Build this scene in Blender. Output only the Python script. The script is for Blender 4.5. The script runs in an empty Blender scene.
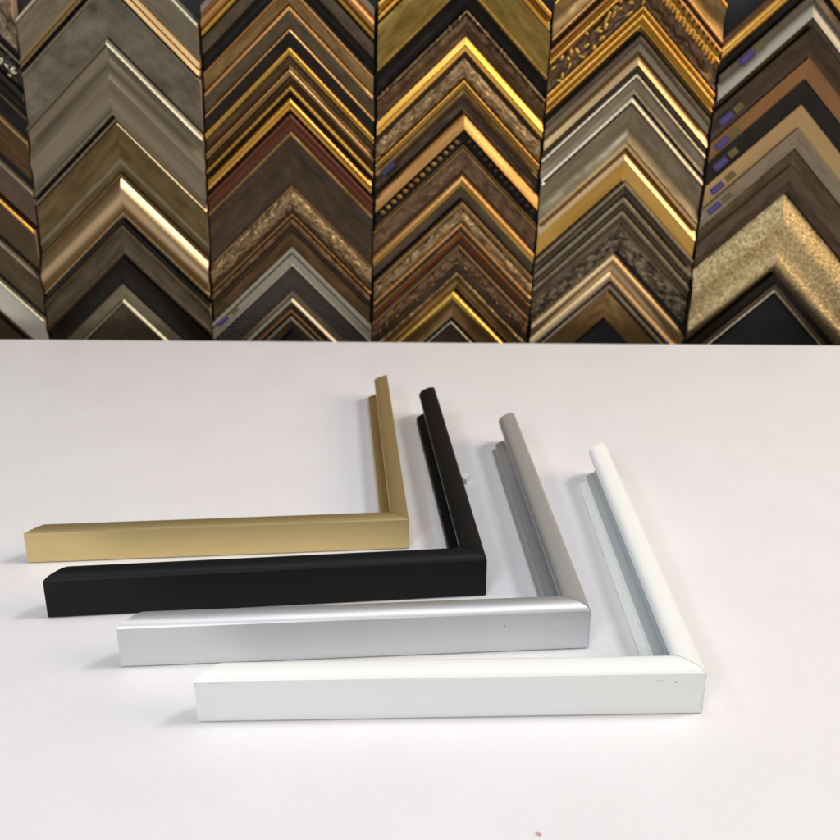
import bpy, bmesh, math, random
from mathutils import Vector, Matrix
random.seed(7)
R = math.radians
S = 0.02                      # one unit = 2 cm (height of a frame rail)
sc = bpy.context.scene
col = sc.collection

# ------------------------------------------------------------------ camera
F_PX, PITCH, ROLL, CAM_H = 1124.5, R(22.93), R(0.11), 15.0
cam_d = bpy.data.cameras.new('camera'); cam = bpy.data.objects.new('camera', cam_d); col.objects.link(cam)
cam_d.sensor_width = 36; cam_d.lens = 36 * F_PX / 840
cam_d.clip_start = 0.01; cam_d.clip_end = 50
cam.matrix_world = Matrix.Translation((0, 0, CAM_H * S)) @ Matrix.Rotation(math.pi / 2 - PITCH, 4, 'X') @ Matrix.Rotation(ROLL, 4, 'Z')
cam_d.dof.use_dof = True; cam_d.dof.focus_distance = 0.5; cam_d.dof.aperture_fstop = 21
sc.camera = cam

def ray(px, py):
    X, Y = px - 420, py - 420
    cr, sr = math.cos(ROLL), math.sin(ROLL)
    X, Y = cr * X + sr * Y, -sr * X + cr * Y
    c, s = math.cos(PITCH), math.sin(PITCH)
    u = -Y
    return Vector((X, F_PX * c + u * s, -F_PX * s + u * c))
def on_table(px, py):
    d = ray(px, py); t = -CAM_H / d.z
    return Vector((0, 0, CAM_H)) + d * t
WALL_Y = 45.6
TILT = R(1.75)
EX = Vector((math.cos(TILT), 0, -math.sin(TILT)))     # along the wall, to the right
ED = Vector((-math.sin(TILT), 0, -math.cos(TILT)))    # down the wall
W0 = Vector((0, WALL_Y, 8))
def on_wall(px, py, d=0.5):
    r = ray(px, py); t = (WALL_Y - d) / r.y
    P = Vector((0, 0, CAM_H)) + r * t - W0
    return P.dot(EX), P.dot(ED)

# ------------------------------------------------------------------ materials
MATS = {}
def mat(name, base, metal=0.0, rough=0.5, base2=None, nscale=60, stretch=(1, 1), bump=0.0, bscale=300, btype='noise', bdist=0.001,
        spec=0.5, contrast=(0.35, 0.65), rvar=0.1, coat=0.0):
    m = bpy.data.materials.new(name); m.use_nodes = True
    nt = m.node_tree; N = nt.nodes; L = nt.links
    b = N['Principled BSDF']
    b.inputs['Metallic'].default_value = metal
    b.inputs['Specular IOR Level'].default_value = spec
    b.inputs['Coat Weight'].default_value = coat
    uv = N.new('ShaderNodeUVMap'); uv.uv_map = 'UVMap'
    oi = N.new('ShaderNodeObjectInfo')
    ml = N.new('ShaderNodeMath'); ml.operation = 'MULTIPLY'; ml.inputs[1].default_value = 7.31
    L.new(oi.outputs['Random'], ml.inputs[0])
    ad = N.new('ShaderNodeVectorMath'); ad.operation = 'ADD'
    L.new(uv.outputs[0], ad.inputs[0]); L.new(ml.outputs[0], ad.inputs[1])
    mp = N.new('ShaderNodeMapping'); mp.inputs['Scale'].default_value = (stretch[0], stretch[1], 1)
    L.new(ad.outputs[0], mp.inputs['Vector'])
    n = N.new('ShaderNodeTexNoise'); n.inputs['Scale'].default_value = nscale; n.inputs['Detail'].default_value = 6; n.inputs['Roughness'].default_value = 0.62
    L.new(mp.outputs[0], n.inputs['Vector'])
    rp = N.new('ShaderNodeValToRGB')
    b2 = base2 if base2 else tuple(c * 0.82 for c in base)
    rp.color_ramp.elements[0].position = contrast[0]; rp.color_ramp.elements[1].position = contrast[1]
    rp.color_ramp.elements[0].color = (*b2, 1); rp.color_ramp.elements[1].color = (*base, 1)
    L.new(n.outputs['Fac'], rp.inputs['Fac'])
    L.new(rp.outputs['Color'], b.inputs['Base Color'])
    mr = N.new('ShaderNodeMapRange'); mr.inputs['From Min'].default_value = 0.3; mr.inputs['From Max'].default_value = 0.7
    mr.inputs['To Min'].default_value = min(1, rough + rvar); mr.inputs['To Max'].default_value = max(0.03, rough - rvar)
    L.new(n.outputs['Fac'], mr.inputs['Value']); L.new(mr.outputs[0], b.inputs['Roughness'])
    if bump > 0:
        bp = N.new('ShaderNodeBump'); bp.inputs['Strength'].default_value = bump; bp.inputs['Distance'].default_value = bdist
        if btype == 'noise':
            t = N.new('ShaderNodeTexNoise'); t.inputs['Scale'].default_value = bscale; t.inputs['Detail'].default_value = 3
            L.new(mp.outputs[0], t.inputs['Vector']); h = t.outputs['Fac']
        elif btype == 'vor':
            t = N.new('ShaderNodeTexVoronoi'); t.feature = 'SMOOTH_F1'; t.inputs['Scale'].default_value = bscale
            L.new(ad.outputs[0], t.inputs['Vector']); h = t.outputs['Distance']
        elif btype == 'scroll':
            w = N.new('ShaderNodeTexWave'); w.wave_type = 'RINGS'; w.inputs['Scale'].default_value = bscale / 4; w.inputs['Distortion'].default_value = 9
            w.inputs['Detail'].default_value = 3; w.inputs['Detail Scale'].default_value = 2
            L.new(ad.outputs[0], w.inputs['Vector'])
            t = N.new('ShaderNodeTexVoronoi'); t.feature = 'SMOOTH_F1'; t.inputs['Scale'].default_value = bscale
            L.new(ad.outputs[0], t.inputs['Vector'])
            a = N.new('ShaderNodeMath'); a.operation = 'ADD'; L.new(w.outputs['Fac'], a.inputs[0]); L.new(t.outputs['Distance'], a.inputs[1]); h = a.outputs[0]
        elif btype == 'weave':
            hs = []
            for ang in (45, -45):
                w = N.new('ShaderNodeTexWave'); w.inputs['Scale'].default_value = bscale
                q = N.new('ShaderNodeMapping'); q.inputs['Rotation'].default_value = (0, 0, R(ang)); L.new(ad.outputs[0], q.inputs['Vector'])
                L.new(q.outputs[0], w.inputs['Vector']); hs.append(w.outputs['Fac'])
            a = N.new('ShaderNodeMath'); a.operation = 'MULTIPLY'; L.new(hs[0], a.inputs[0]); L.new(hs[1], a.inputs[1]); h = a.outputs[0]
            mx = N.new('ShaderNodeMix'); mx.data_type = 'RGBA'; L.new(h, mx.inputs['Factor'])
            mx.inputs[6].default_value = (*[c * 0.35 for c in base], 1); L.new(rp.outputs['Color'], mx.inputs[7]); L.new(mx.outputs[2], b.inputs['Base Color'])
        elif btype == 'ridge':
            w = N.new('ShaderNodeTexWave'); w.bands_direction = 'Y'; w.inputs['Scale'].default_value = bscale
            L.new(ad.outputs[0], w.inputs['Vector']); h = w.outputs['Fac']
        L.new(h, bp.inputs['Height']); L.new(bp.outputs[0], b.inputs['Normal'])
    MATS[name] = m
    return m

# frame mouldings on the wall
mat('taupe', (0.2290, 0.1885, 0.1192), 0.85, 0.48, (0.1600, 0.1277, 0.0791), 150, (.35, 1), bump=.12, bscale=420)
mat('foxed', (0.25, 0.215, 0.155), 0.85, 0.42, (0.08, 0.06, 0.04), 45, (1, 1), contrast=(.3, .7), bump=.15, bscale=250)
mat('pewter', (0.2904, 0.2449, 0.17), .9, 0.45, (0.208, 0.168, 0.1102), 40, (.15, 1))
mat('silver', (0.62, 0.56, 0.42), 1, 0.46, (0.5, 0.45, 0.33), 40, (.1, 1))
mat('olive', (0.1708, 0.1168, 0.0501), 0.85, 0.5, (0.1037, 0.0692, 0.0278), 150, (.35, 1), bump=.22, bscale=400)
mat('champagne', (0.5389, 0.3926, 0.2199), 1, 0.39, (0.4501, 0.3137, 0.1606), 40, (.1, 1))
mat('black', (0.02, 0.016, 0.012), 0.2, 0.5, (0.011, 0.009, 0.0065), 60, spec=.2)
mat('slate', (0.1271, 0.0939, 0.0499), 0.8, 0.52, (0.0697, 0.0507, 0.0257), 150, (.35, 1), bump=.22, bscale=500)
mat('graybrown', (0.125, 0.09, 0.055), 0.7, 0.5, (0.07, 0.05, 0.03), 150, (.35, 1), bump=.12, bscale=420)
mat('gold', (0.8003, 0.4601, 0.1030), 1, 0.36, (0.6380, 0.3300, 0.0501), 60, (.15, 1), bump=.05, bscale=300)
mat('dark_gold', (0.5744, 0.3467, 0.0684), 1, 0.42, (0.3227, 0.1835, 0.0317), 60, (.15, 1), bump=.08, bscale=300)
mat('orange_gold', (0.62, 0.34, 0.125), 1, 0.4, (0.42, 0.22, 0.07), 60, (.15, 1), bump=.05, bscale=300)
mat('yellow_gold', (0.85, 0.558, 0.1344), 1, 0.33, (0.75, 0.465, 0.1008), 60, (.15, 1))
mat('gold_leaf', (0.6442, 0.4232, 0.1147), .9, 0.47, (0.2519, 0.1369, 0.0293), 70, (1, 1), contrast=(.3, .62), bump=.2, bscale=250)
mat('olive_gold', (0.3318, 0.2294, 0.0640), .9, 0.47, (0.1680, 0.1036, 0.0207), 150, (.35, 1), bump=.08, bscale=300)
mat('bronze', (0.32, 0.2, 0.078), 0.9, 0.46, (0.165, 0.096, 0.035), 150, (.35, 1), bump=.22, bscale=300)
mat('brown', (0.135, 0.077, 0.032), 0.8, 0.48, (0.068, 0.037, 0.014), 150, (.35, 1), bump=.22, bscale=300)
mat('dark_brown', (0.078, 0.05, 0.028), 0.65, 0.5, (0.04, 0.025, 0.013), 150, (.35, 1), bump=.12, bscale=420)
mat('mahogany', (0.15, 0.045, 0.02), 0.6, 0.42, (0.085, 0.024, 0.01), 60, (.12, 1))
mat('red_gilt', (0.396, 0.1343, 0.0408), .9, 0.44, (0.224, 0.063, 0.0174), 60, (.15, 1))
mat('tan', (0.2632, 0.1309, 0.0470), 0.5, 0.5, (0.2003, 0.0968, 0.0335), 50, (.15, 1))
mat('pale_gold', (0.46, 0.31, 0.14), 0.75, 0.48, (0.38, 0.25, 0.11), 40, (.2, 1))
mat('stone', (0.26, 0.21, 0.14), 0.6, 0.5, (0.185, 0.148, 0.098), 150, (.35, 1), bump=.12, bscale=420)
mat('hammered', (0.68, 0.54, 0.29), 1, 0.36, (0.26, 0.195, 0.09), 420, (1, 1), contrast=(.36, .62), bump=1.0, bscale=480, btype='noise', bdist=.0012)
mat('woven_black', (0.08, 0.0665, 0.0522), .3, .45, (0.048, 0.0385, 0.029), 60, bump=.6, bscale=95, btype='weave', bdist=.001)
mat('woven_pink', (0.208, 0.133, 0.0899), .4, .5, (0.16, 0.098, 0.0638), 60, bump=.5, bscale=170, btype='weave', bdist=.0006)
mat('woven_olive', (0.16, 0.1015, 0.0377), .5, .45, (0.112, 0.07, 0.0232), 60, bump=.5, bscale=170, btype='weave', bdist=.0006)
mat('ornate_bronze', (0.4, 0.275, 0.14), 0.9, 0.45, (0.15, 0.095, 0.043), 130, contrast=(.35, .62), bump=.65, bscale=190, btype='scroll', bdist=.0016)
mat('ornate_brown', (0.21, 0.128, 0.07), 0.75, 0.48, (0.085, 0.046, 0.022), 110, contrast=(.35, .65), bump=.6, bscale=170, btype='scroll', bdist=.0016)
mat('ornate_pewter', (0.24, 0.189, 0.1218), .8, 0.45, (0.04, 0.0315, 0.022), 150, contrast=(.42, .62), bump=.65, bscale=210, btype='scroll', bdist=.0014)
mat('ornate_tan', (0.2904, 0.2133, 0.136), .7, 0.49, (0.112, 0.077, 0.0464), 90, contrast=(.35, .62), bump=.65, bscale=120, btype='scroll', bdist=.0018)
mat('ornate_black', (0.048, 0.0392, 0.029), .5, .30, (0.012, 0.0098, 0.007), 100, bump=.65, bscale=120, btype='scroll', bdist=.0018)
mat('light_silver', (0.36, 0.335, 0.265), 0.45, 0.5, (0.31, 0.285, 0.225), 40, (.15, 1))
mat('pale_silver', (0.66, 0.6231, 0.5376), .4, .35, (0.6, 0.5673, 0.4872), 40, (.15, 1))
mat('satin_gold', (0.5147, 0.3167, 0.0857), 1, .40, (0.4330, 0.2570, 0.0590), 60, (.15, 1), bump=.05, bscale=300)
mat('raw_wood', (.52, .33, .20), 0, .7, (.42, .25, .14), 120, (1, .2))
mat('stained_end', (.035, .026, .02), 0, .7, (.02, .015, .01), 100)
mat('sticker_purple', (.038, .024, .11), 0, .6, (.045, .03, .11), 60)
mat('sticker_print', (.075, .055, .19), 0, .5, None, 60)
mat('sticker_olive', (.095, .072, .015), 0, .6, (.10, .08, .02), 60)
mat('sticker_blue', (.03, .03, .075), 0, .5, None, 60)
mat('pin_metal', (.8, .8, .78), 1, .2, None, 60)
# corner samples on the table
mat('anodised_gold', (0.7, 0.565, 0.285), 1, 0.5, (0.675, 0.54, 0.27), 90, (.04, 1), bump=.09, bscale=700, bdist=.0003, rvar=.03)
mat('satin_black', (0.0055, 0.0065, 0.0075), 0, 0.5, (0.004, 0.005, 0.006), 90, (.1, 1), bump=.05, bscale=900, bdist=.0003, rvar=.04, spec=.2)
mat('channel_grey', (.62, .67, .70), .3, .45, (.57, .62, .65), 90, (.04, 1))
mat('anodised_silver', (0.685, 0.705, 0.72), 0.88, 0.48, (0.655, 0.675, 0.69), 90, (.04, 1), bump=.09, bscale=700, bdist=.0003, rvar=.03)
mat('white_lacquer', (0.832, 0.86, 0.85), 0, 0.34, (0.817, 0.845, 0.835), 40, (.1, 1), rvar=.03)
mat('cut_edge', (.70, .70, .68), 1, .5, None, 200)
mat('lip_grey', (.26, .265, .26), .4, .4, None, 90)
mat('scuff_light', (.60, .60, .58), 0, .6, None, 200)
mat('scuff_grey', (.40, .39, .37), .3, .6, None, 200)
mat('paper_white', (.9, .89, .87), 0, .7, None, 100)
mat('pink_speck', (.62, .36, .36), 0, .8, None, 100)

def plain(name, base, base2, rough, scale, spec=.3, bump=0, bscale=200):
    m = bpy.data.materials.new(name); m.use_nodes = True
    nt = m.node_tree; N = nt.nodes; L = nt.links; b = N['Principled BSDF']
    b.inputs['Roughness'].default_value = rough; b.inputs['Specular IOR Level'].default_value = spec
    g = N.new('ShaderNodeNewGeometry')
    n = N.new('ShaderNodeTexNoise'); n.inputs['Scale'].default_value = scale; n.inputs['Detail'].default_value = 5
    L.new(g.outputs['Position'], n.inputs['Vector'])
    rp = N.new('ShaderNodeValToRGB'); rp.color_ramp.elements[0].color = (*base2, 1); rp.color_ramp.elements[1].color = (*base, 1)
    rp.color_ramp.elements[0].position = .35; rp.color_ramp.elements[1].position = .65
    L.new(n.outputs['Fac'], rp.inputs['Fac']); L.new(rp.outputs['Color'], b.inputs['Base Color'])
    if bump:
        bp = N.new('ShaderNodeBump'); bp.inputs['Strength'].default_value = bump; bp.inputs['Distance'].default_value = .0004
        n2 = N.new('ShaderNodeTexNoise'); n2.inputs['Scale'].default_value = bscale; n2.inputs['Detail'].default_value = 4
        L.new(g.outputs['Position'], n2.inputs['Vector']); L.new(n2.outputs['Fac'], bp.inputs['Height']); L.new(bp.outputs[0], b.inputs['Normal'])
    MATS[name] = m
plain('table_white', (.775, .77, .797), (.755, .748, .772), .5, 24, .35, .5, 600)
plain('board_dark', (.022, .023, .027), (.014, .014, .016), .6, 20)

# ------------------------------------------------------------------ object helpers
def link(o, parent=None):
    col.objects.link(o)
    if parent: o.parent = parent
    return o
def tag(o, label=None, cat=None, group=None, kind=None):
    for k, v in (('label', label), ('category', cat), ('group', group), ('kind', kind)):
        if v: o[k] = v
    return o
def empty(name, label, cat, M, group=None):
    o = bpy.data.objects.new(name, None); o.empty_display_size = .02
    link(o); o.matrix_world = M
    return tag(o, label, cat, group)
class MB:
    """collects faces with material names and per-corner uvs (metres) -> one mesh"""
    def __init__(s): s.v = []; s.f = []; s.m = []; s.u = []
    def face(s, pts, m, uvs=None):
        i = len(s.v); s.v += [tuple(p) for p in pts]; s.f.append(list(range(i, i + len(pts)))); s.m.append(m)
        s.u.append(uvs or [(p[0], p[1] + p[2]) for p in pts])
    def build(s, name, parent=None, angle=35):
        me = bpy.data.meshes.new(name); me.from_pydata(s.v, [], s.f)
        names = []
        for x in s.m:
            if x not in names: names.append(x)
        for x in names: me.materials.append(MATS[x])
        ul = me.uv_layers.new(name='UVMap')
        for p, m, u in zip(me.polygons, s.m, s.u):
            p.material_index = names.index(m); p.use_smooth = True
            for li, q in zip(p.loop_indices, u): ul.data[li].uv = q
        bm = bmesh.new(); bm.from_mesh(me); bmesh.ops.remove_doubles(bm, verts=bm.verts, dist=1e-6)
        bmesh.ops.recalc_face_normals(bm, faces=bm.faces); bm.to_mesh(me); bm.free()
        me.set_sharp_from_angle(angle=R(angle))
        return link(bpy.data.objects.new(name, me), parent)
def blob(mb, c, rx, ry, rz, m, ang=0, n=8, k=4):
    """half ellipsoid lying on local plane z (third axis out of the wall)"""
    ca, sa = math.cos(ang), math.sin(ang)
    rings = []
    for i in range(k + 1):
        th = math.pi / 2 * i / k
        r, h = math.cos(th), math.sin(th)
        rings.append([(c[0] + ca * rx * r * math.cos(a) - sa * ry * r * math.sin(a), c[1] + sa * rx * r * math.cos(a) + ca * ry * r * math.sin(a), c[2] + rz * h)
                      for a in [2 * math.pi * j / n for j in range(n)]])
    for i in range(k):
        for j in range(n):
            q = [rings[i][j], rings[i][(j + 1) % n], rings[i + 1][(j + 1) % n], rings[i + 1][j]]
            if i == k - 1: q = q[:3]
            mb.face(q, m, [(p[0], p[1]) for p in q])

# ------------------------------------------------------------------ corner samples lying on the table
# profile (inward, up), one unit = 2 cm
ARC = [(0, 1.0), (.025, 1.032), (.07, 1.066), (.14, 1.097), (.22, 1.117), (.31, 1.128), (.41, 1.128), (.49, 1.113), (.545, 1.082), (.58, 1.04), (.592, 1.0)]
def profile(kind):
    if kind == 'gold':
        top = [(0, .861), (.05, .874), (.14, .888), (.25, .896), (.35, .896), (.43, .888), (.465, .874), (.474, .855)]
        p = [(.012, 0), (0, .012)] + top + [(.474, .80), (.10, .78), (.10, .36), (.30, .34), (.32, .315), (.55, .305), (.57, .315), (.69, .30), (.712, .27), (.712, 0)]
        return p
    low = {'black': .70, 'silver': .80, 'white': .88}[kind]
    p = [(.012, 0), (0, .012)] + ARC + [(.592, .95), (.56, .94), (.10, .93), (.10, .28), (.34, .27), (.36, .235), (.42, .235), (.44, .26), (.665, .24), (.688, .215)]
    if low > .7: p += [(.688, .085), (low - .03, .08), (low, .06), (low, 0)]
    else: p += [(.688, 0)]
    return p
def rail_mesh(kind, L, m, side):
    """front rail runs along -x, side rail along +y, from the outer corner at the origin; both ends mitred at 45 degrees"""
    P = profile(kind); mb = MB()
    fx = (lambda s, p, z: (-s * S, p * S, z * S)) if not side else (lambda s, p, z: (-p * S, s * S, z * S))
    n = len(P); acc = 0
    for i in range(n):
        (p0, z0), (p1, z1) = P[i], P[(i + 1) % n]
        l = math.hypot(p1 - p0, z1 - z0) * S
        K = 6
        for k in range(K):
            a0, a1 = k / K, (k + 1) / K
            s = lambda p, a: p + .007 + (L - 2 * p - .007) * a
            q = [(s(p0, a0), p0, z0), (s(p0, a1), p0, z0), (s(p1, a1), p1, z1), (s(p1, a0), p1, z1)]
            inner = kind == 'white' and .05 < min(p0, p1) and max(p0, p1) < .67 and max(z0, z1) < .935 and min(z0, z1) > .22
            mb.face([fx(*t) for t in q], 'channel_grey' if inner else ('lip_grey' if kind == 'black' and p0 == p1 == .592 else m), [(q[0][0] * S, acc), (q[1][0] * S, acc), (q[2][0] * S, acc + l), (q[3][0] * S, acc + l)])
        acc += l
    mb.face([fx(L - p, p, z) for p, z in P], 'cut_edge' if kind in ('silver',) else m, [(p * S, z * S) for p, z in P])
    return mb
def corner_sample(kind, x, y, th, a, b, m, label):
    M = Matrix.Translation((x * S, y * S, 0.0004)) @ Matrix.Rotation(th, 4, 'Z')
    root = empty('frame_corner_sample', label, 'frame corner', M, 'metal frame corner samples on the table')
    rail_mesh(kind, a, m, False).build('rail', root)
    rail_mesh(kind, b, m, True).build('rail', root)
    return root
g = corner_sample('gold', -.291, 26.546, .081, 10.034, 10.986, 'anodised_gold', 'matte gold metal frame corner, rearmost of the four on the white table')
k = corner_sample('black', 1.659, 24.177, .099, 10.678, 11.731, 'satin_black', 'satin black metal frame corner with rounded face on the white table')
s_ = corner_sample('silver', 3.904, 21.904, .073, 10.647, 11.709, 'anodised_silver', 'brushed silver metal frame corner between the black one and the white one')
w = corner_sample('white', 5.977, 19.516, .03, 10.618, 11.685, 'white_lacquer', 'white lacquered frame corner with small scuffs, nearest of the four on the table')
def mark(root, s, z, ws, hs, m='scuff_grey', name='scuff'):
    mb = MB()                       # small dent or scuff, a thin raised chip on the outer face of the front rail
    n = 9; pts = []
    for i in range(n):
        a = 2 * math.pi * i / n; r = random.uniform(.7, 1.15)
        pts.append((-(s * S) + ws * S * r * math.cos(a), z * S + hs * S * r * math.sin(a)))
    fr = [(p[0], -.00012, p[1]) for p in pts]; bk = [(p[0], .0001, p[1]) for p in pts]
    mb.face(fr, m)
    for i in range(n): mb.face([fr[i], fr[(i + 1) % n], bk[(i + 1) % n], bk[i]], m)
    return mb.build(name, root)
mark(s_, 1.97, .68, .028, .028); mark(s_, .83, .57, .022, .022); mark(s_, 5.2, .82, .02, .018)
mark(w, .62, .80, .024, .02)
for q in ((.05, .30, .008, .05), (.04, .17, .012, .035), (.045, .42, .006, .04), (10.2, .955, .10, .006), (10.0, .957, .14, .007), (9.72, .96, .08, .005), (9.5, .962, .05, .005), (10.6, .93, .008, .05), (1.0, .84, .05, .006), (.92, .85, .03, .005), (.45, .22, .018, .010), (6.1, .99, .014, .010)):
    mark(w, *q, 'scuff_light')

# paper chip beside the black sample, speck on the table
def sliver(name, P, pts, h, m, label, cat):
    mb = MB()
    top = [(p[0] * S, p[1] * S, h * S) for p in pts]; bot = [(p[0] * S, p[1] * S, 0) for p in pts]
    mb.face(top, m); mb.face(bot[::-1], m)
    for i in range(len(pts)): j = (i + 1) % len(pts); mb.face([bot[i], bot[j], top[j], top[i]], m)
    o = mb.build(name); o.location = (P.x * S, P.y * S, .0003)
    return tag(o, label, cat)
P = on_table(463.4, 481)
sliver('paper_scrap', P, [(-.03, -.2), (.08, -.24), (.20, .10), (.10, .22), (-.03, .22)], .16, 'paper_white', 'tiny white scrap of paper against the outer side of the black frame corner', 'paper scrap')
P = on_table(538.5, 834.5)
sliver('paint_speck', P, [(-.06, .03), (-.02, .05), (.05, .02), (.05, -.04), (.02, -.05), (-.02, -.01)], .01, 'pink_speck', 'tiny pink speck on the bare table in front of the white frame corner', 'speck')

# ------------------------------------------------------------------ table
A0, A1 = on_table(0, 338.6), on_table(840, 344.6)
dv = (A1 - A0).normalized(); nv = Vector((-dv.y, dv.x, 0)); mid = (A0 + A1) / 2
mb = MB()
E0 = mid - dv * 48; E1 = mid + dv * 48
prof = [(0, -1.4), (0, -.12), (-.035, -.035), (-.12, 0), (-62, 0), (-62.1, -.035), (-62.14, -.12), (-62.14, -1.4)]
for i in range(len(prof)):
    q0, q1 = prof[i], prof[(i + 1) % len(prof)]
    f = [E0 + nv * q0[0], E1 + nv * q0[0], E1 + nv * q1[0], E0 + nv * q1[0]]
    zz = [q0[1], q0[1], q1[1], q1[1]]
    mb.face([(p.x * S, p.y * S, z * S) for p, z in zip(f, zz)], 'table_white')
for E_ in (E0, E1):
    mb.face([((E_ + nv * q[0]).x * S, (E_ + nv * q[0]).y * S, q[1] * S) for q in prof], 'table_white')
tb = mb.build('table'); tag(tb, 'smooth white table top carrying the four frame corners', 'table')

# ------------------------------------------------------------------ wall behind
mb = MB()
def wpt(a, b, d): return (W0 + EX * a + ED * b + Vector((0, -d, 0))) * S
cs = [(-60, -30), (60, -30), (60, 30), (-60, 30)]
fr = [wpt(a, b, 0) for a, b in cs]; bk = [wpt(a, b, -1) for a, b in cs]
mb.face(fr, 'board_dark'); mb.face(bk[::-1], 'board_dark')
for i in range(4): mb.face([fr[i], fr[(i + 1) % 4], bk[(i + 1) % 4], bk[i]], 'board_dark')
wl = mb.build('wall'); tag(wl, kind='structure')

# edges of the six columns of samples, in wall units (measured along EX)
def edge(pts): return sum(on_wall(*p)[0] for p in pts) / len(pts)
EDGES = [None,
         edge([(15, 0), (20, 62), (29, 128), (41, 245), (44, 332)]),
         edge([(200, 0), (201, 62), (203, 130), (209, 220), (211, 330)]),
         edge([(377, 20), (375, 90), (374, 193), (371.5, 328)]),
         edge([(551, 23), (547, 97), (538, 216), (529, 309)]),
         edge([(721, 40), (713, 113), (699, 227), (685, 334)]), None]
PX = 1 / (on_wall(421, 170)[0] - on_wall(420, 170)[0])        # pixels per wall unit
EDGES[0] = EDGES[1] - 7.5
EDGES[6] = EDGES[5] + 7.7

GROUP = 'frame corner samples stacked in columns on the wall'
def seg_points(y0, y1, shape, d0, d1, amt):
    if shape == 'f': return [(y0, d0), (y1, d1)]
    out = []; n = 8
    for i in range(n + 1):
        t = i / n
        base = d0 + (d1 - d0) * t
        if shape == 'r': o = amt * math.sqrt(max(0, 1 - (2 * t - 1) ** 2))
        elif shape == 'c': o = -amt * math.sin(math.pi * t)
        elif shape == 'o': o = amt * math.sin(2 * math.pi * t)        # ogee
        elif shape == 's': o = amt * math.sin(math.pi * t)            # soft swell
        out.append((y0 + (y1 - y0) * t, base + o))
    return out

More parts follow.
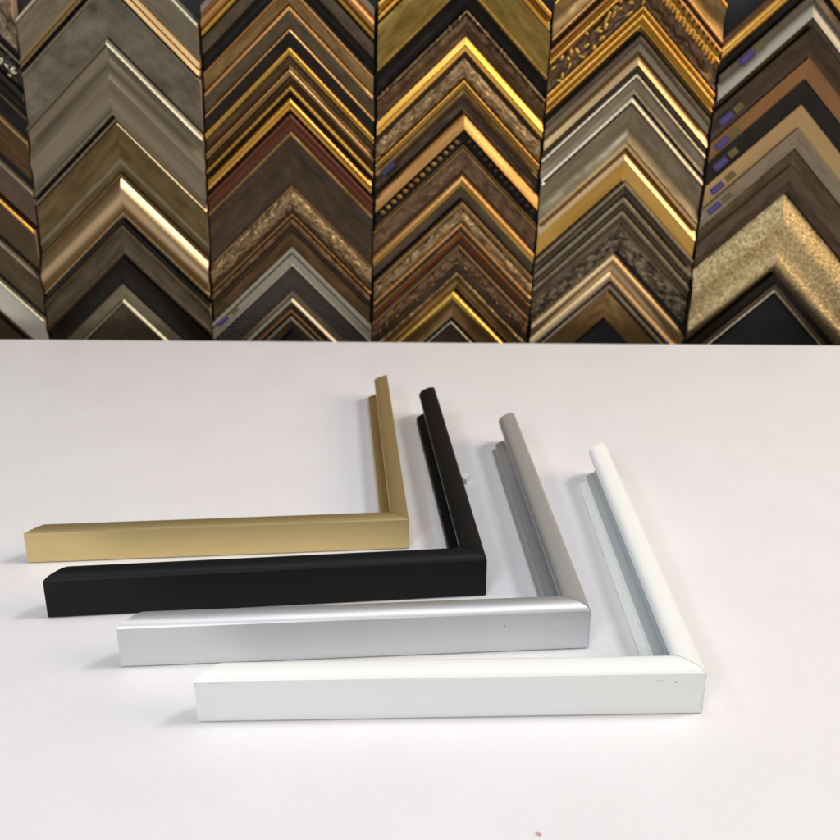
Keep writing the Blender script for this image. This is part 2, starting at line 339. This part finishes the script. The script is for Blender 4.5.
def sample(ci, ax, y0, stripes, label, cap='stained_end', rcap=None, stickers=(), beads=(), leaves=(), teeth=()):
    """one mitred corner sample: stripes = (end pixel row on the mitre line, material, shape, d0, d1, amount); depths in photo pixels"""
    a0, b0 = on_wall(ax, y0)
    def loc(py): return on_wall(ax, py)[1] - b0           # distance below the apex, wall units
    M3 = Matrix((EX, ED.cross(EX) * 0 + Vector((0, -1, 0)), -ED)).transposed()   # local x = along wall, y -> out of wall, z = up
    M = Matrix.Translation((W0 + EX * a0 + ED * b0) * S) @ M3.to_4x4()
    root = empty('moulding_sample', label, 'frame sample', M, GROUP)
    jl, jr = random.uniform(-.02, .06), random.uniform(-.02, .06)
    wl_, wr_ = a0 - EDGES[ci] - .04 - jl, EDGES[ci + 1] - a0 - .04 - jr
    pts = []; mats = []; y = y0; rows = {}
    for st in stripes:
        y1, m, sh, d0, d1, amt = (list(st) + ['f', 14, None, 0])[:6] if len(st) < 3 else (list(st) + [14, None, 0][len(st) - 3:])[:6]
        if d1 is None: d1 = d0
        sp = seg_points(y, y1, sh, d0, d1, amt)
        rows[len(rows)] = (y, y1, d0, d1)
        if pts: mats.append(m)        # riser between stripes takes the lower stripe's finish
        pts += sp; mats += [m] * (len(sp) - 1); y = y1
    first, last = stripes[0][1], stripes[-1][1]
    T = [(loc(p), d / PX) for p, d in pts]
    T = [(T[0][0], .03)] + T + [(T[-1][0], .03)]
    mats = [first] + mats + [last]
    for sgn, wd in ((-1, wl_), (1, wr_)):
        mb = MB(); acc = 0
        for i in range(len(T) - 1):
            (t0, d0), (t1, d1) = T[i], T[i + 1]
            l = math.hypot(t1 - t0, d1 - d0)
            if l < 1e-6: continue
            q = [(0, d0, -t0), (sgn * wd, d0, -t0 - wd), (sgn * wd, d1, -t1 - wd), (0, d1, -t1)]
            uvs = [(t0 * .7 * S, acc * S), ((wd * 1.414 + t0 * .7) * S, acc * S), ((wd * 1.414 + t1 * .7) * S, (acc + l) * S), (t1 * .7 * S, (acc + l) * S)]
            mb.face([Vector(p) * S for p in q], mats[i], uvs); acc += l
        end = [(sgn * wd, d, -t - wd) for t, d in T]
        mb.face([Vector(p) * S for p in end], (rcap or cap) if sgn > 0 else cap, [(p[1] * S, p[2] * S) for p in end])
        mb.build('rail', root, 28)
    # raised ornament: rows of beads, carved leaves, gilded teeth -> each a mesh per arm
    for kind, items in (('bead_trim', beads), ('leaf_carving', leaves), ('gilt_edging', teeth)):
        for (yc, d, size, step, m, arms) in items:
            for sgn, wd in ((-1, wl_), (1, wr_)):
                if arms and sgn not in arms: continue
                ob = MB(); tc = loc(yc); x = .25
                while x < wd - .15:
                    sz = size / PX
                    if kind == 'bead_trim':
                        blob(ob, (sgn * x, -tc - x, 0), sz * .62, sz * .42, sz * .55, m, -sgn * R(45) + R(90) - sgn * R(15))
                    elif kind == 'gilt_edging':
                        s1 = sz * random.uniform(.7, 1.25)
                        blob(ob, (sgn * x, -tc - x, 0), s1 * .9, s1 * .42, s1 * .5, m, R(90) + sgn * R(random.uniform(-25, 10)), 7, 3)
                    else:
                        for q in range(3):
                            ox = random.uniform(-.16, .16); ov = random.uniform(-1.25, 1.25) * sz
                            blob(ob, (sgn * (x + ox) + sgn * ov * .7, -tc - x - ox - ov * -.7, 0), sz * random.uniform(.45, .8), sz * random.uniform(.22, .4), sz * random.uniform(.3, .6), m,
                                 random.uniform(0, math.pi), 7, 3)
                    x += step / PX * (random.uniform(.85, 1.2) if kind != 'bead_trim' else 1)
                o = MB(); o.v = [(p[0] * S, d / PX * S + p[2] * S, p[1] * S) for p in ob.v]; o.f = ob.f; o.m = ob.m; o.u = [[(t[0] * S, t[1] * S) for t in q] for q in ob.u]
                o.build(kind, root, 60)
    for (px, py, ln, ht, m, d) in stickers:
        a, b = on_wall(px, py); ca, cb = a - a0, b - b0
        ang = R(45)
        def rect(l, h, dd, mm, name, par):
            ob = MB(); c = []
            for sx, sy in ((-1, -1), (1, -1), (1, 1), (-1, 1)):
                X, Z = sx * l / 2 / PX, sy * h / 2 / PX
                c.append(((ca + X * math.cos(ang) - Z * math.sin(ang)) * S, -cb * S + (X * math.sin(ang) + Z * math.cos(ang)) * S))
            f = [(p[0], dd / PX * S, p[1]) for p in c]; bk_ = [(p[0], (dd - .6) / PX * S, p[1]) for p in c]
            ob.face(f, mm)
            for i in range(4): ob.face([f[i], f[(i + 1) % 4], bk_[(i + 1) % 4], bk_[i]], mm)
            return ob.build(name, par)
        st = rect(ln, ht, d + .5, m, 'sticker', root)
        if m == 'sticker_purple': rect(ln * .78, ht * .34, d + .8, 'sticker_print', 'printed_line', st)
    return root

# ---- the samples, column by column; colours and widths read down each mitre line
c0 = lambda *st: [(y - 63,) + tuple(r) for y, *r in st]
G0 = 'leftmost column, cut by the photo edge'
sample(0, -72, -85, c0((10, 'ornate_tan', 's', 16, 12, 5), (33, 'ornate_tan', 'f', 10, 13)), 'scrolled tan grey ornate sample at the top of the cut-off left column', rcap='raw_wood')
sample(0, -72, -27, c0((39, 'taupe', 'f', 13), (68, 'ornate_black', 's', 9, 9, 5), (80, 'black', 'r', 10, 10, 4), (94, 'black', 'c', 11, 11, 3), (98, 'slate', 'r', 10, 10, 3), (110, 'black', 'f', 9, 7)), 'glossy black carved sample below the tan grey ornate one at the left edge', rcap='raw_wood', leaves=[(54 - 63, 13, 5, 9, 'silver', (1,))])
sample(0, -72, 48, c0((113.5, 'pale_gold', 'f', 15), (153, 'brown', 'f', 12, 9)), 'plain flat brown sample with thin tan top line at the left edge', rcap='raw_wood')
sample(0, -72, 94, c0((161, 'stone', 'r', 14, 14, 2), (193.5, 'woven_pink', 'f', 13, 11)), 'pinkish brown cloth textured sample at the left edge', rcap='raw_wood')
sample(0, -72, 131, c0((199.5, 'gold', 'r', 14, 14, 3), (237, 'woven_olive', 'f', 13, 11)), 'olive brown cloth textured sample with gold top lip at the left edge', rcap='raw_wood')
sample(0, -72, 175, c0((242.5, 'stone', 'r', 14, 14, 3), (276.5, 'slate', 'f', 13, 11)), 'charcoal sample with pale top line at the left edge', rcap='raw_wood')
sample(0, -72, 214, c0((282, 'silver', 'r', 15, 15, 3), (313, 'pale_silver', 'f', 14, 12), (318, 'pale_gold', 'f', 12, 9)), 'pale silver white sample at the bottom left, just above the table', rcap='raw_wood')
sample(0, -72, 256, c0((350, 'slate', 'f', 10, 8), (356, 'stone', 'r', 9, 9, 2)), 'dark grey sample under the pale silver one, mostly behind the table', rcap='raw_wood')

sample(1, 101, -78, [(-72, 'silver', 'r', 16, 16, 3), (-36, 'taupe', 'f', 15, 13), (-30, 'pale_gold', 'f', 15, 18)], 'taupe grey flat sample with champagne lip, top of the second column', rcap='raw_wood')
sample(1, 104, -28.5, [(-23, 'pale_gold', 'f', 17, 21), (-19, 'black', 'f', 12), (-13, 'stone', 'r', 14, 14, 3), (37, 'foxed', 'f', 15, 12)], 'wide brushed bronze sample with dark foxed patches in the second column', rcap='raw_wood')
sample(1, 107, 38, [(43.5, 'silver', 's', 12, 19, 1), (46, 'pewter', 'f', 12), (88, 'pewter', 'o', 14, 12, -3.5), (109, 'pewter', 'c', 12, 13, 2), (116, 'taupe', 'r', 12, 11, 2)], 'wide satin pewter sample with a bright silver top edge', rcap='raw_wood')
sample(1, 117, 117, [(120, 'taupe', 'f', 15), (123.5, 'champagne', 's', 11, 15, .6), (158, 'olive', 'f', 13, 11), (163, 'taupe', 'f', 12, 12), (173, 'olive', 'f', 11, 9)], 'plain dark olive sample with a thin champagne line near its top', rcap='raw_wood')
sample(1, 120.5, 173.5, [(177, 'olive', 'f', 12), (211, 'champagne', 's', 11, 11, 9), (215, 'champagne', 'r', 11, 11, 2.5), (219, 'taupe', 'f', 9, 8)], 'rounded champagne gold sample, the brightest in the second column', rcap='raw_wood')
sample(1, 122, 219.5, [(224, 'black', 'f', 12), (229, 'slate', 'r', 14, 14, 2), (248, 'graybrown', 'c', 13, 13, 2), (255, 'graybrown', 'r', 13, 11, 2)], 'dark grey brown sample under the champagne gold one', rcap='raw_wood')
sample(1, 122, 255.5, [(284, 'black', 'c', 12, 9, 4)], 'plain black sample above the table in the second column', rcap='raw_wood')
sample(1, 122, 284.5, [(298, 'taupe', 'f', 10, 11), (302.5, 'silver', 's', 9, 13, .6), (345, 'graybrown', 'f', 9, 7)], 'olive grey sample with thin bright silver line, behind the table edge in column two', rcap='raw_wood')

sample(2, 288, -88, [(-80, 'stone', 'f', 15), (-76, 'red_gilt', 'f', 13), (-62, 'orange_gold', 's', 14, 14, 4), (-52, 'dark_gold', 'r', 13, 11, 3)], 'orange gold textured sample at the top corner of the third column', rcap='raw_wood', teeth=[(-69, 16, 4, 6, 'orange_gold', None)])
sample(2, 288, -51, [(-35, 'graybrown', 'f', 16, 14), (-16, 'black', 'c', 12, 12, 4), (-12.5, 'orange_gold', 'r', 13, 13, 2.5), (3, 'bronze', 'f', 13, 11), (9.5, 'orange_gold', 's', 9, 13, 1.2)], 'bronze sample with mauve grey outer band and orange gold inner line')
sample(2, 289, 10, [(26.5, 'slate', 'f', 13, 11), (31, 'orange_gold', 's', 9, 13, 1.2)], 'narrow slate grey sample with thin orange gold inner line')
sample(2, 289, 31.5, [(45.5, 'black', 'f', 12, 10), (50, 'gold', 's', 9, 13, 1.2)], 'narrow black sample with thin gold inner line')
sample(2, 289, 50.5, [(54, 'dark_gold', 'f', 12), (67, 'brown', 'c', 12, 12, 3), (71.5, 'orange_gold', 's', 9, 13, 1.2)], 'narrow dark bronze sample with thin dull gold inner line')
sample(2, 290, 72, [(75, 'bronze', 'f', 12), (85, 'brown', 'c', 11, 12, 3), (90.5, 'dark_gold', 'r', 12, 12, 3), (94.5, 'black', 'f', 9, 8)], 'narrow brown sample with olive gold inner line above the bright gold one')
sample(2, 290, 95, [(103, 'gold', 's', 9, 15, 1.5), (110, 'gold', 'r', 12, 11, 3), (113, 'black', 'f', 8)], 'bright gold double ribbed sample, brightest of the third column')
sample(2, 290.5, 113.5, [(119, 'mahogany', 'r', 13, 13, 2), (131, 'mahogany', 'c', 13, 12, 2), (136, 'bronze', 'r', 12, 12, 2), (184.5, 'dark_brown', 'c', 12, 11, 2)], 'wide dark brown sample with reddish mahogany outer band')
sample(2, 292, 185, [(187, 'bronze', 'f', 15), (208, 'ornate_bronze', 's', 14, 13, 4), (212.5, 'dark_brown', 'f', 10), (216.5, 'orange_gold', 'r', 11, 10, 3)], 'carved bronze gold ornate sample below the wide dark brown one', leaves=[(198, 17, 3.6, 13, 'ornate_bronze', None)])
sample(2, 292, 217, [(225, 'ornate_brown', 'r', 12, 12, 3), (232, 'dark_brown', 'c', 12, 11, 2), (246.5, 'brown', 'f', 11, 10)], 'mottled dark brown sample between the carved bronze and light silver ones')
sample(2, 292, 247, [(251, 'light_silver', 'f', 15), (254, 'light_silver', 'c', 14, 14, 3), (263, 'light_silver', 'f', 14, 13), (266.5, 'silver', 'r', 12, 11, 2)], 'light silver grey sample with purple and olive stickers, above the black woven one', rcap='raw_wood', cap='raw_wood', stickers=[(222.5, 320, 14, 7, 'sticker_purple', 14), (234, 309.5, 9, 7, 'sticker_olive', 14)])
sample(2, 292, 267, [(289, 'woven_black', 'f', 12, 11), (291, 'slate', 'r', 12, 12, 2)], 'black basket weave textured sample above the table')
sample(2, 292, 291.5, [(295, 'stone', 'f', 12), (301, 'silver', 's', 9, 14.5, .8), (308, 'graybrown', 'c', 11, 11, 2)], 'narrow grey sample with a brilliant silver line on its right arm')
sample(2, 291, 308.5, [(313, 'tan', 'r', 11, 11, 2), (316, 'black', 'f', 8), (321, 'stone', 'r', 11, 11, 2), (330, 'graybrown', 'f', 10, 8)], 'small striped brown grey sample lowest in the third column, at the table edge')

sample(3, 467, -88, [(-80, 'gold', 'r', 15, 15, 3), (-73, 'dark_gold', 'c', 13, 13, 2), (-65, 'gold', 'r', 14, 12, 3)], 'ribbed bright gold sample at the top corner of the fourth column')
sample(3, 467, -64.5, [(-22, 'olive_gold', 's', 16, 13, 2), (-19, 'dark_gold', 'f', 11), (-13.5, 'olive_gold', 'r', 13, 13, 2), (9, 'black', 'c', 11, 9, 4)], 'wide olive gold sample with broad black inner band')
sample(3, 467, 9.5, [(13, 'ornate_bronze', 'r', 14, 14, 2.5), (24, 'ornate_brown', 's', 12, 12, 2), (37, 'brown', 'c', 11, 11, 2), (44, 'gold', 'f', 12, 15), (46, 'dark_gold', 'f', 12), (51, 'gold', 'f', 14, 12)], 'carved brown sample with double gold inner band', teeth=[(11.5, 15, 2.6, 4.5, 'ornate_bronze', None)])
sample(3, 465, 51.5, [(58, 'dark_brown', 'c', 12, 12, 2), (77, 'ornate_bronze', 's', 12, 12, 3), (79.5, 'dark_brown', 'f', 10), (83.5, 'gold', 'r', 12, 12, 2.5), (87, 'dark_gold', 'r', 10, 10, 2), (96, 'bronze', 'c', 10, 10, 2), (110, 'dark_brown', 'c', 10, 10, 3)], 'speckled bronze sample with one thin gold line and dark inner cove')
sample(3, 465, 111, [(128.5, 'orange_gold', 's', 6, 15.5, 1), (145, 'black', 'c', 11, 9, 3), (147, 'bronze', 'f', 9)], 'orange gold rounded sample with a row of dark beads', beads=[(136, 8.5, 7.2, 5.6, 'bronze', (-1,)), (135, 8.5, 6, 5.6, 'dark_brown', (1,))], stickers=[(388, 168, 16, 6, 'sticker_blue', 13)])
sample(3, 463, 147.5, [(151, 'bronze', 'r', 12, 12, 2), (170, 'ornate_brown', 'f', 11, 10), (173, 'dark_brown', 'f', 9), (181, 'orange_gold', 's', 8, 13.5, 1.5), (186, 'dark_gold', 'f', 10), (198, 'graybrown', 'f', 10, 8)], 'brown mottled sample with a bright gold rounded inner rib', teeth=[(180, 13, 2.6, 5.5, 'orange_gold', (1,))])
sample(3, 462, 201, [(207, 'bronze', 'r', 13, 13, 2), (222, 'ornate_bronze', 's', 12, 12, 3), (227.5, 'orange_gold', 'r', 11, 11, 2.5), (231, 'dark_brown', 'f', 10), (235, 'bronze', 'r', 10, 10, 2), (239, 'red_gilt', 'c', 10, 10, 1.5), (244, 'dark_brown', 'f', 9)], 'speckled bronze sample with orange gold line and reddish inner stripe')
sample(3, 459, 244.5, [(248, 'tan', 'r', 13, 13, 2), (264, 'ornate_brown', 's', 12, 11, 2.5), (271, 'dark_brown', 'f', 10)], 'dark carved brown sample with leafy band near the table', leaves=[(257, 13, 3.4, 8, 'bronze', None)])
sample(3, 457, 271.5, [(276, 'ornate_bronze', 'r', 12, 12, 2.5), (288.5, 'bronze', 'c', 11, 10, 3)], 'narrow dull bronze sample just above the bright yellow gold one')
sample(3, 453, 289, [(295.5, 'yellow_gold', 's', 9, 14, 1.5), (299, 'dark_gold', 'f', 11), (317, 'bronze', 'c', 11, 10, 2)], 'bright yellow gold edged sample second from bottom of its column')
sample(3, 451, 317.5, [(321, 'black', 'f', 11), (324, 'silver', 'r', 10, 10, 2), (350, 'graybrown', 'f', 9, 8)], 'dark grey sample with thin silver line at the table edge in the fourth column')

sample(4, 652, -92, [(-86, 'gold', 'r', 14, 14, 3), (-54, 'bronze', 'c', 14, 14, 3), (-48, 'orange_gold', 'r', 14, 14, 3), (-44, 'dark_brown', 'f', 11)], 'brown and gold sample at the top corner of the fifth column', teeth=[(-87, 15, 4, 6, 'orange_gold', (1,))])
sample(4, 648, -43.5, [(-36, 'orange_gold', 's', 15, 15, 4), (-31, 'dark_gold', 'f', 12), (-25, 'gold', 'r', 14, 14, 3), (2, 'ornate_brown', 'c', 13, 13, 4), (5, 'dark_brown', 'f', 12), (10, 'gold', 'r', 13, 13, 2.5), (13, 'dark_gold', 'f', 11), (19, 'gold', 'r', 13, 13, 3), (23, 'dark_gold', 'f', 10), (27, 'gold', 'r', 11, 11, 2), (32, 'bronze', 'f', 10, 8)], 'ornate antique gold sample with carved leaves and triple gold ribs', leaves=[(-10, 12, 6.5, 8.5, 'gold_leaf', (-1,))], teeth=[(-24, 15, 5, 3.4, 'gold', (1,)), (-37, 18, 4, 5, 'orange_gold', (1,))])
sample(4, 641, 32.5, [(35, 'black', 'f', 10), (43, 'graybrown', 'r', 13, 13, 2), (51, 'pewter', 'f', 11, 10), (64.5, 'champagne', 's', 7, 15, .6), (66, 'graybrown', 'f', 13, 11), (70.5, 'graybrown', 'f', 9)], 'pewter and champagne sample with a broad cream highlight on its right arm')
sample(4, 637, 71, [(76, 'silver', 's', 10, 14, 1), (79, 'taupe', 'f', 11), (94, 'stone', 'c', 12, 12, 2)], 'narrow silver edged sample with olive grey inner cove')
sample(4, 632, 94.5, [(101, 'silver', 's', 9, 14.5, 1.2), (105, 'taupe', 'f', 10), (108, 'stone', 'r', 12, 12, 1.5), (142, 'taupe', 'c', 12, 14, 4)], 'wide taupe hollow sample with bright silver upper rib')
sample(4, 626, 142.5, [(147, 'pale_gold', 'f', 14, 15), (159, 'champagne', 's', 8.5, 16, .6), (181, 'satin_gold', 'f', 14, 11)], 'smooth golden sample with a glowing cream rib on its right arm')
sample(4, 625, 181.5, [(186, 'stone', 'r', 14, 14, 2), (196, 'graybrown', 'c', 13, 13, 3), (203, 'taupe', 'r', 12, 12, 2.5), (210, 'graybrown', 'c', 12, 12, 2), (217, 'taupe', 'r', 11, 11, 2.5), (228, 'graybrown', 'c', 11, 11, 2), (251, 'ornate_pewter', 'f', 11, 9)], 'dark ribbed pewter sample with mottled inner band')
sample(4, 613, 251.5, [(260, 'champagne', 's', 9, 15, 2), (277, 'champagne', 'c', 12, 12, 3), (281, 'stone', 'r', 11, 11, 2), (284, 'dark_brown', 'f', 9), (290, 'stone', 'r', 10, 10, 2)], 'shiny silver champagne sample above the flat bronze one')
sample(4, 607, 290.5, [(318, 'bronze', 'f', 10, 9)], 'plain flat bronze brown sample at the table edge')

st = lambda x, y, d: [(x, y, 16, 7.5, 'sticker_purple', d), (x + 12.5, y - 11, 10, 7, 'sticker_olive', d)]
sample(5, 818, -46, [(-38, 'brown', 'f', 13, 14), (-22, 'gold', 's', 13, 12, 3), (-10, 'black', 'c', 11, 10, 3)], 'dull gold sample with black inner band at the top of the right column')
sample(5, 816, -9.5, [(-1, 'graybrown', 'f', 12, 14), (17, 'light_silver', 's', 8, 16, 1), (27, 'graybrown', 'f', 10, 8)], 'silver sample with brown edges and stickers in the right column', stickers=st(746, 57, 15))
sample(5, 812, 27.5, [(57, 'dark_brown', 'c', 13, 13, 1.5)], 'dark chocolate brown flat sample with stickers above the tan one', stickers=st(726, 118.5, 13.2))
sample(5, 809, 57.5, [(79, 'tan', 'f', 14, 12)], 'reddish tan flat sample with stickers', stickers=st(722, 143, 13))
sample(5, 804, 79.5, [(104, 'black', 'f', 13, 12)], 'flat black sample with stickers between the tan and pale gold ones', stickers=st(720.5, 163.5, 12.8))
sample(5, 801, 104.5, [(127.5, 'pale_gold', 'f', 14, 12)], 'pale gold flat sample with stickers', stickers=[(717, 188, 15, 7, 'sticker_purple', 13), (730, 176, 11, 7, 'sticker_olive', 13)])
sample(5, 798, 128, [(148, 'stone', 'f', 14, 12)], 'greyish stone coloured flat sample with the lowest stickers', stickers=[(714, 208, 15, 7, 'sticker_purple', 13), (726.5, 197, 11, 7, 'sticker_olive', 13)])
sample(5, 794, 148.5, [(166, 'slate', 'f', 10, 9), (181, 'graybrown', 'f', 12, 13), (193, 'dark_brown', 'f', 11, 9)], 'dark charcoal brown sample above the wide hammered gold one')
sample(5, 785, 193.5, [(214, 'hammered', 'f', 8, 18), (222, 'hammered', 'f', 18, 19), (250, 'hammered', 'c', 19, 17, 1.5), (272, 'hammered', 's', 17, 9, 6)], 'very wide hammered gold sample with grainy texture')
sample(5, 777, 272.5, [(284, 'black', 'f', 10, 8)], 'narrow black sample under the hammered gold one')
sample(5, 776, 284.5, [(290, 'graybrown', 'f', 10, 11), (292.5, 'silver', 'r', 10, 10, 1.5), (296, 'black', 'f', 8)], 'narrow brown grey sample with thin silver inner line at the table edge')

# round pin head in the gap between two columns
a, b = on_wall(542.8, 184, 1.0)
pm = bpy.data.meshes.new('pin'); bm = bmesh.new()
bmesh.ops.create_uvsphere(bm, u_segments=16, v_segments=10, radius=.085 * S)
bmesh.ops.create_cone(bm, segments=8, radius1=.02 * S, radius2=.02 * S, depth=1.0 * S, matrix=Matrix.Translation((0, .5 * S, 0)) @ Matrix.Rotation(R(90), 4, 'X'))
for f in bm.faces: f.smooth = True
bm.to_mesh(pm); bm.free(); pm.uv_layers.new(name='UVMap'); pm.materials.append(MATS['pin_metal'])
pin = link(bpy.data.objects.new('pin', pm)); pin.location = (W0 + EX * a + ED * b + Vector((0, -1.0, 0))) * S
tag(pin, 'small round silver pin head in the dark gap between the fourth and fifth columns', 'pin')


# ------------------------------------------------------------------ light
def area(name, loc, target, size, power, color, sy=None):
    d = bpy.data.lights.new(name, 'AREA'); d.energy = power; d.color = color; d.size = size
    if sy: d.shape = 'RECTANGLE'; d.size_y = sy
    o = bpy.data.objects.new(name, d); col.objects.link(o); o.location = loc
    o.rotation_euler = (Vector(target) - Vector(loc)).to_track_quat('-Z', 'Y').to_euler()
    return o
area('key_lamp', (.95, .55, 1.35), (.05, .55, 0), .26, 10.5, (.97, .985, 1), .26)
rw = area('right_window', (1.45, .52, .8), (0, .88, .15), 1.0, 4.3, (1, .76, .50), .75)
rw.data.spread = R(85)
area('front_window', (-.45, -.6, .8), (0, .5, 0), .42, 8.6, (.95, .98, 1), .42)
area('left_lamp', (-.95, .36, 1.15), (.1, .4, 0), .10, 2.5, (.99, .99, 1), .10)
area('ceiling_lamp', (.0, .62, 1.9), (.0, .6, 0), 1.2, 11.2, (.975, .97, 1), .7)
wd_ = bpy.data.worlds.new('World'); sc.world = wd_; wd_.use_nodes = True
bg = wd_.node_tree.nodes['Background']; bg.inputs['Color'].default_value = (1, .92, .83, 1); bg.inputs['Strength'].default_value = .13
vs = sc.view_settings; vs.view_transform = 'Standard'; vs.look = 'None'; vs.exposure = -0.11; vs.gamma = 1; vs.use_curve_mapping = False
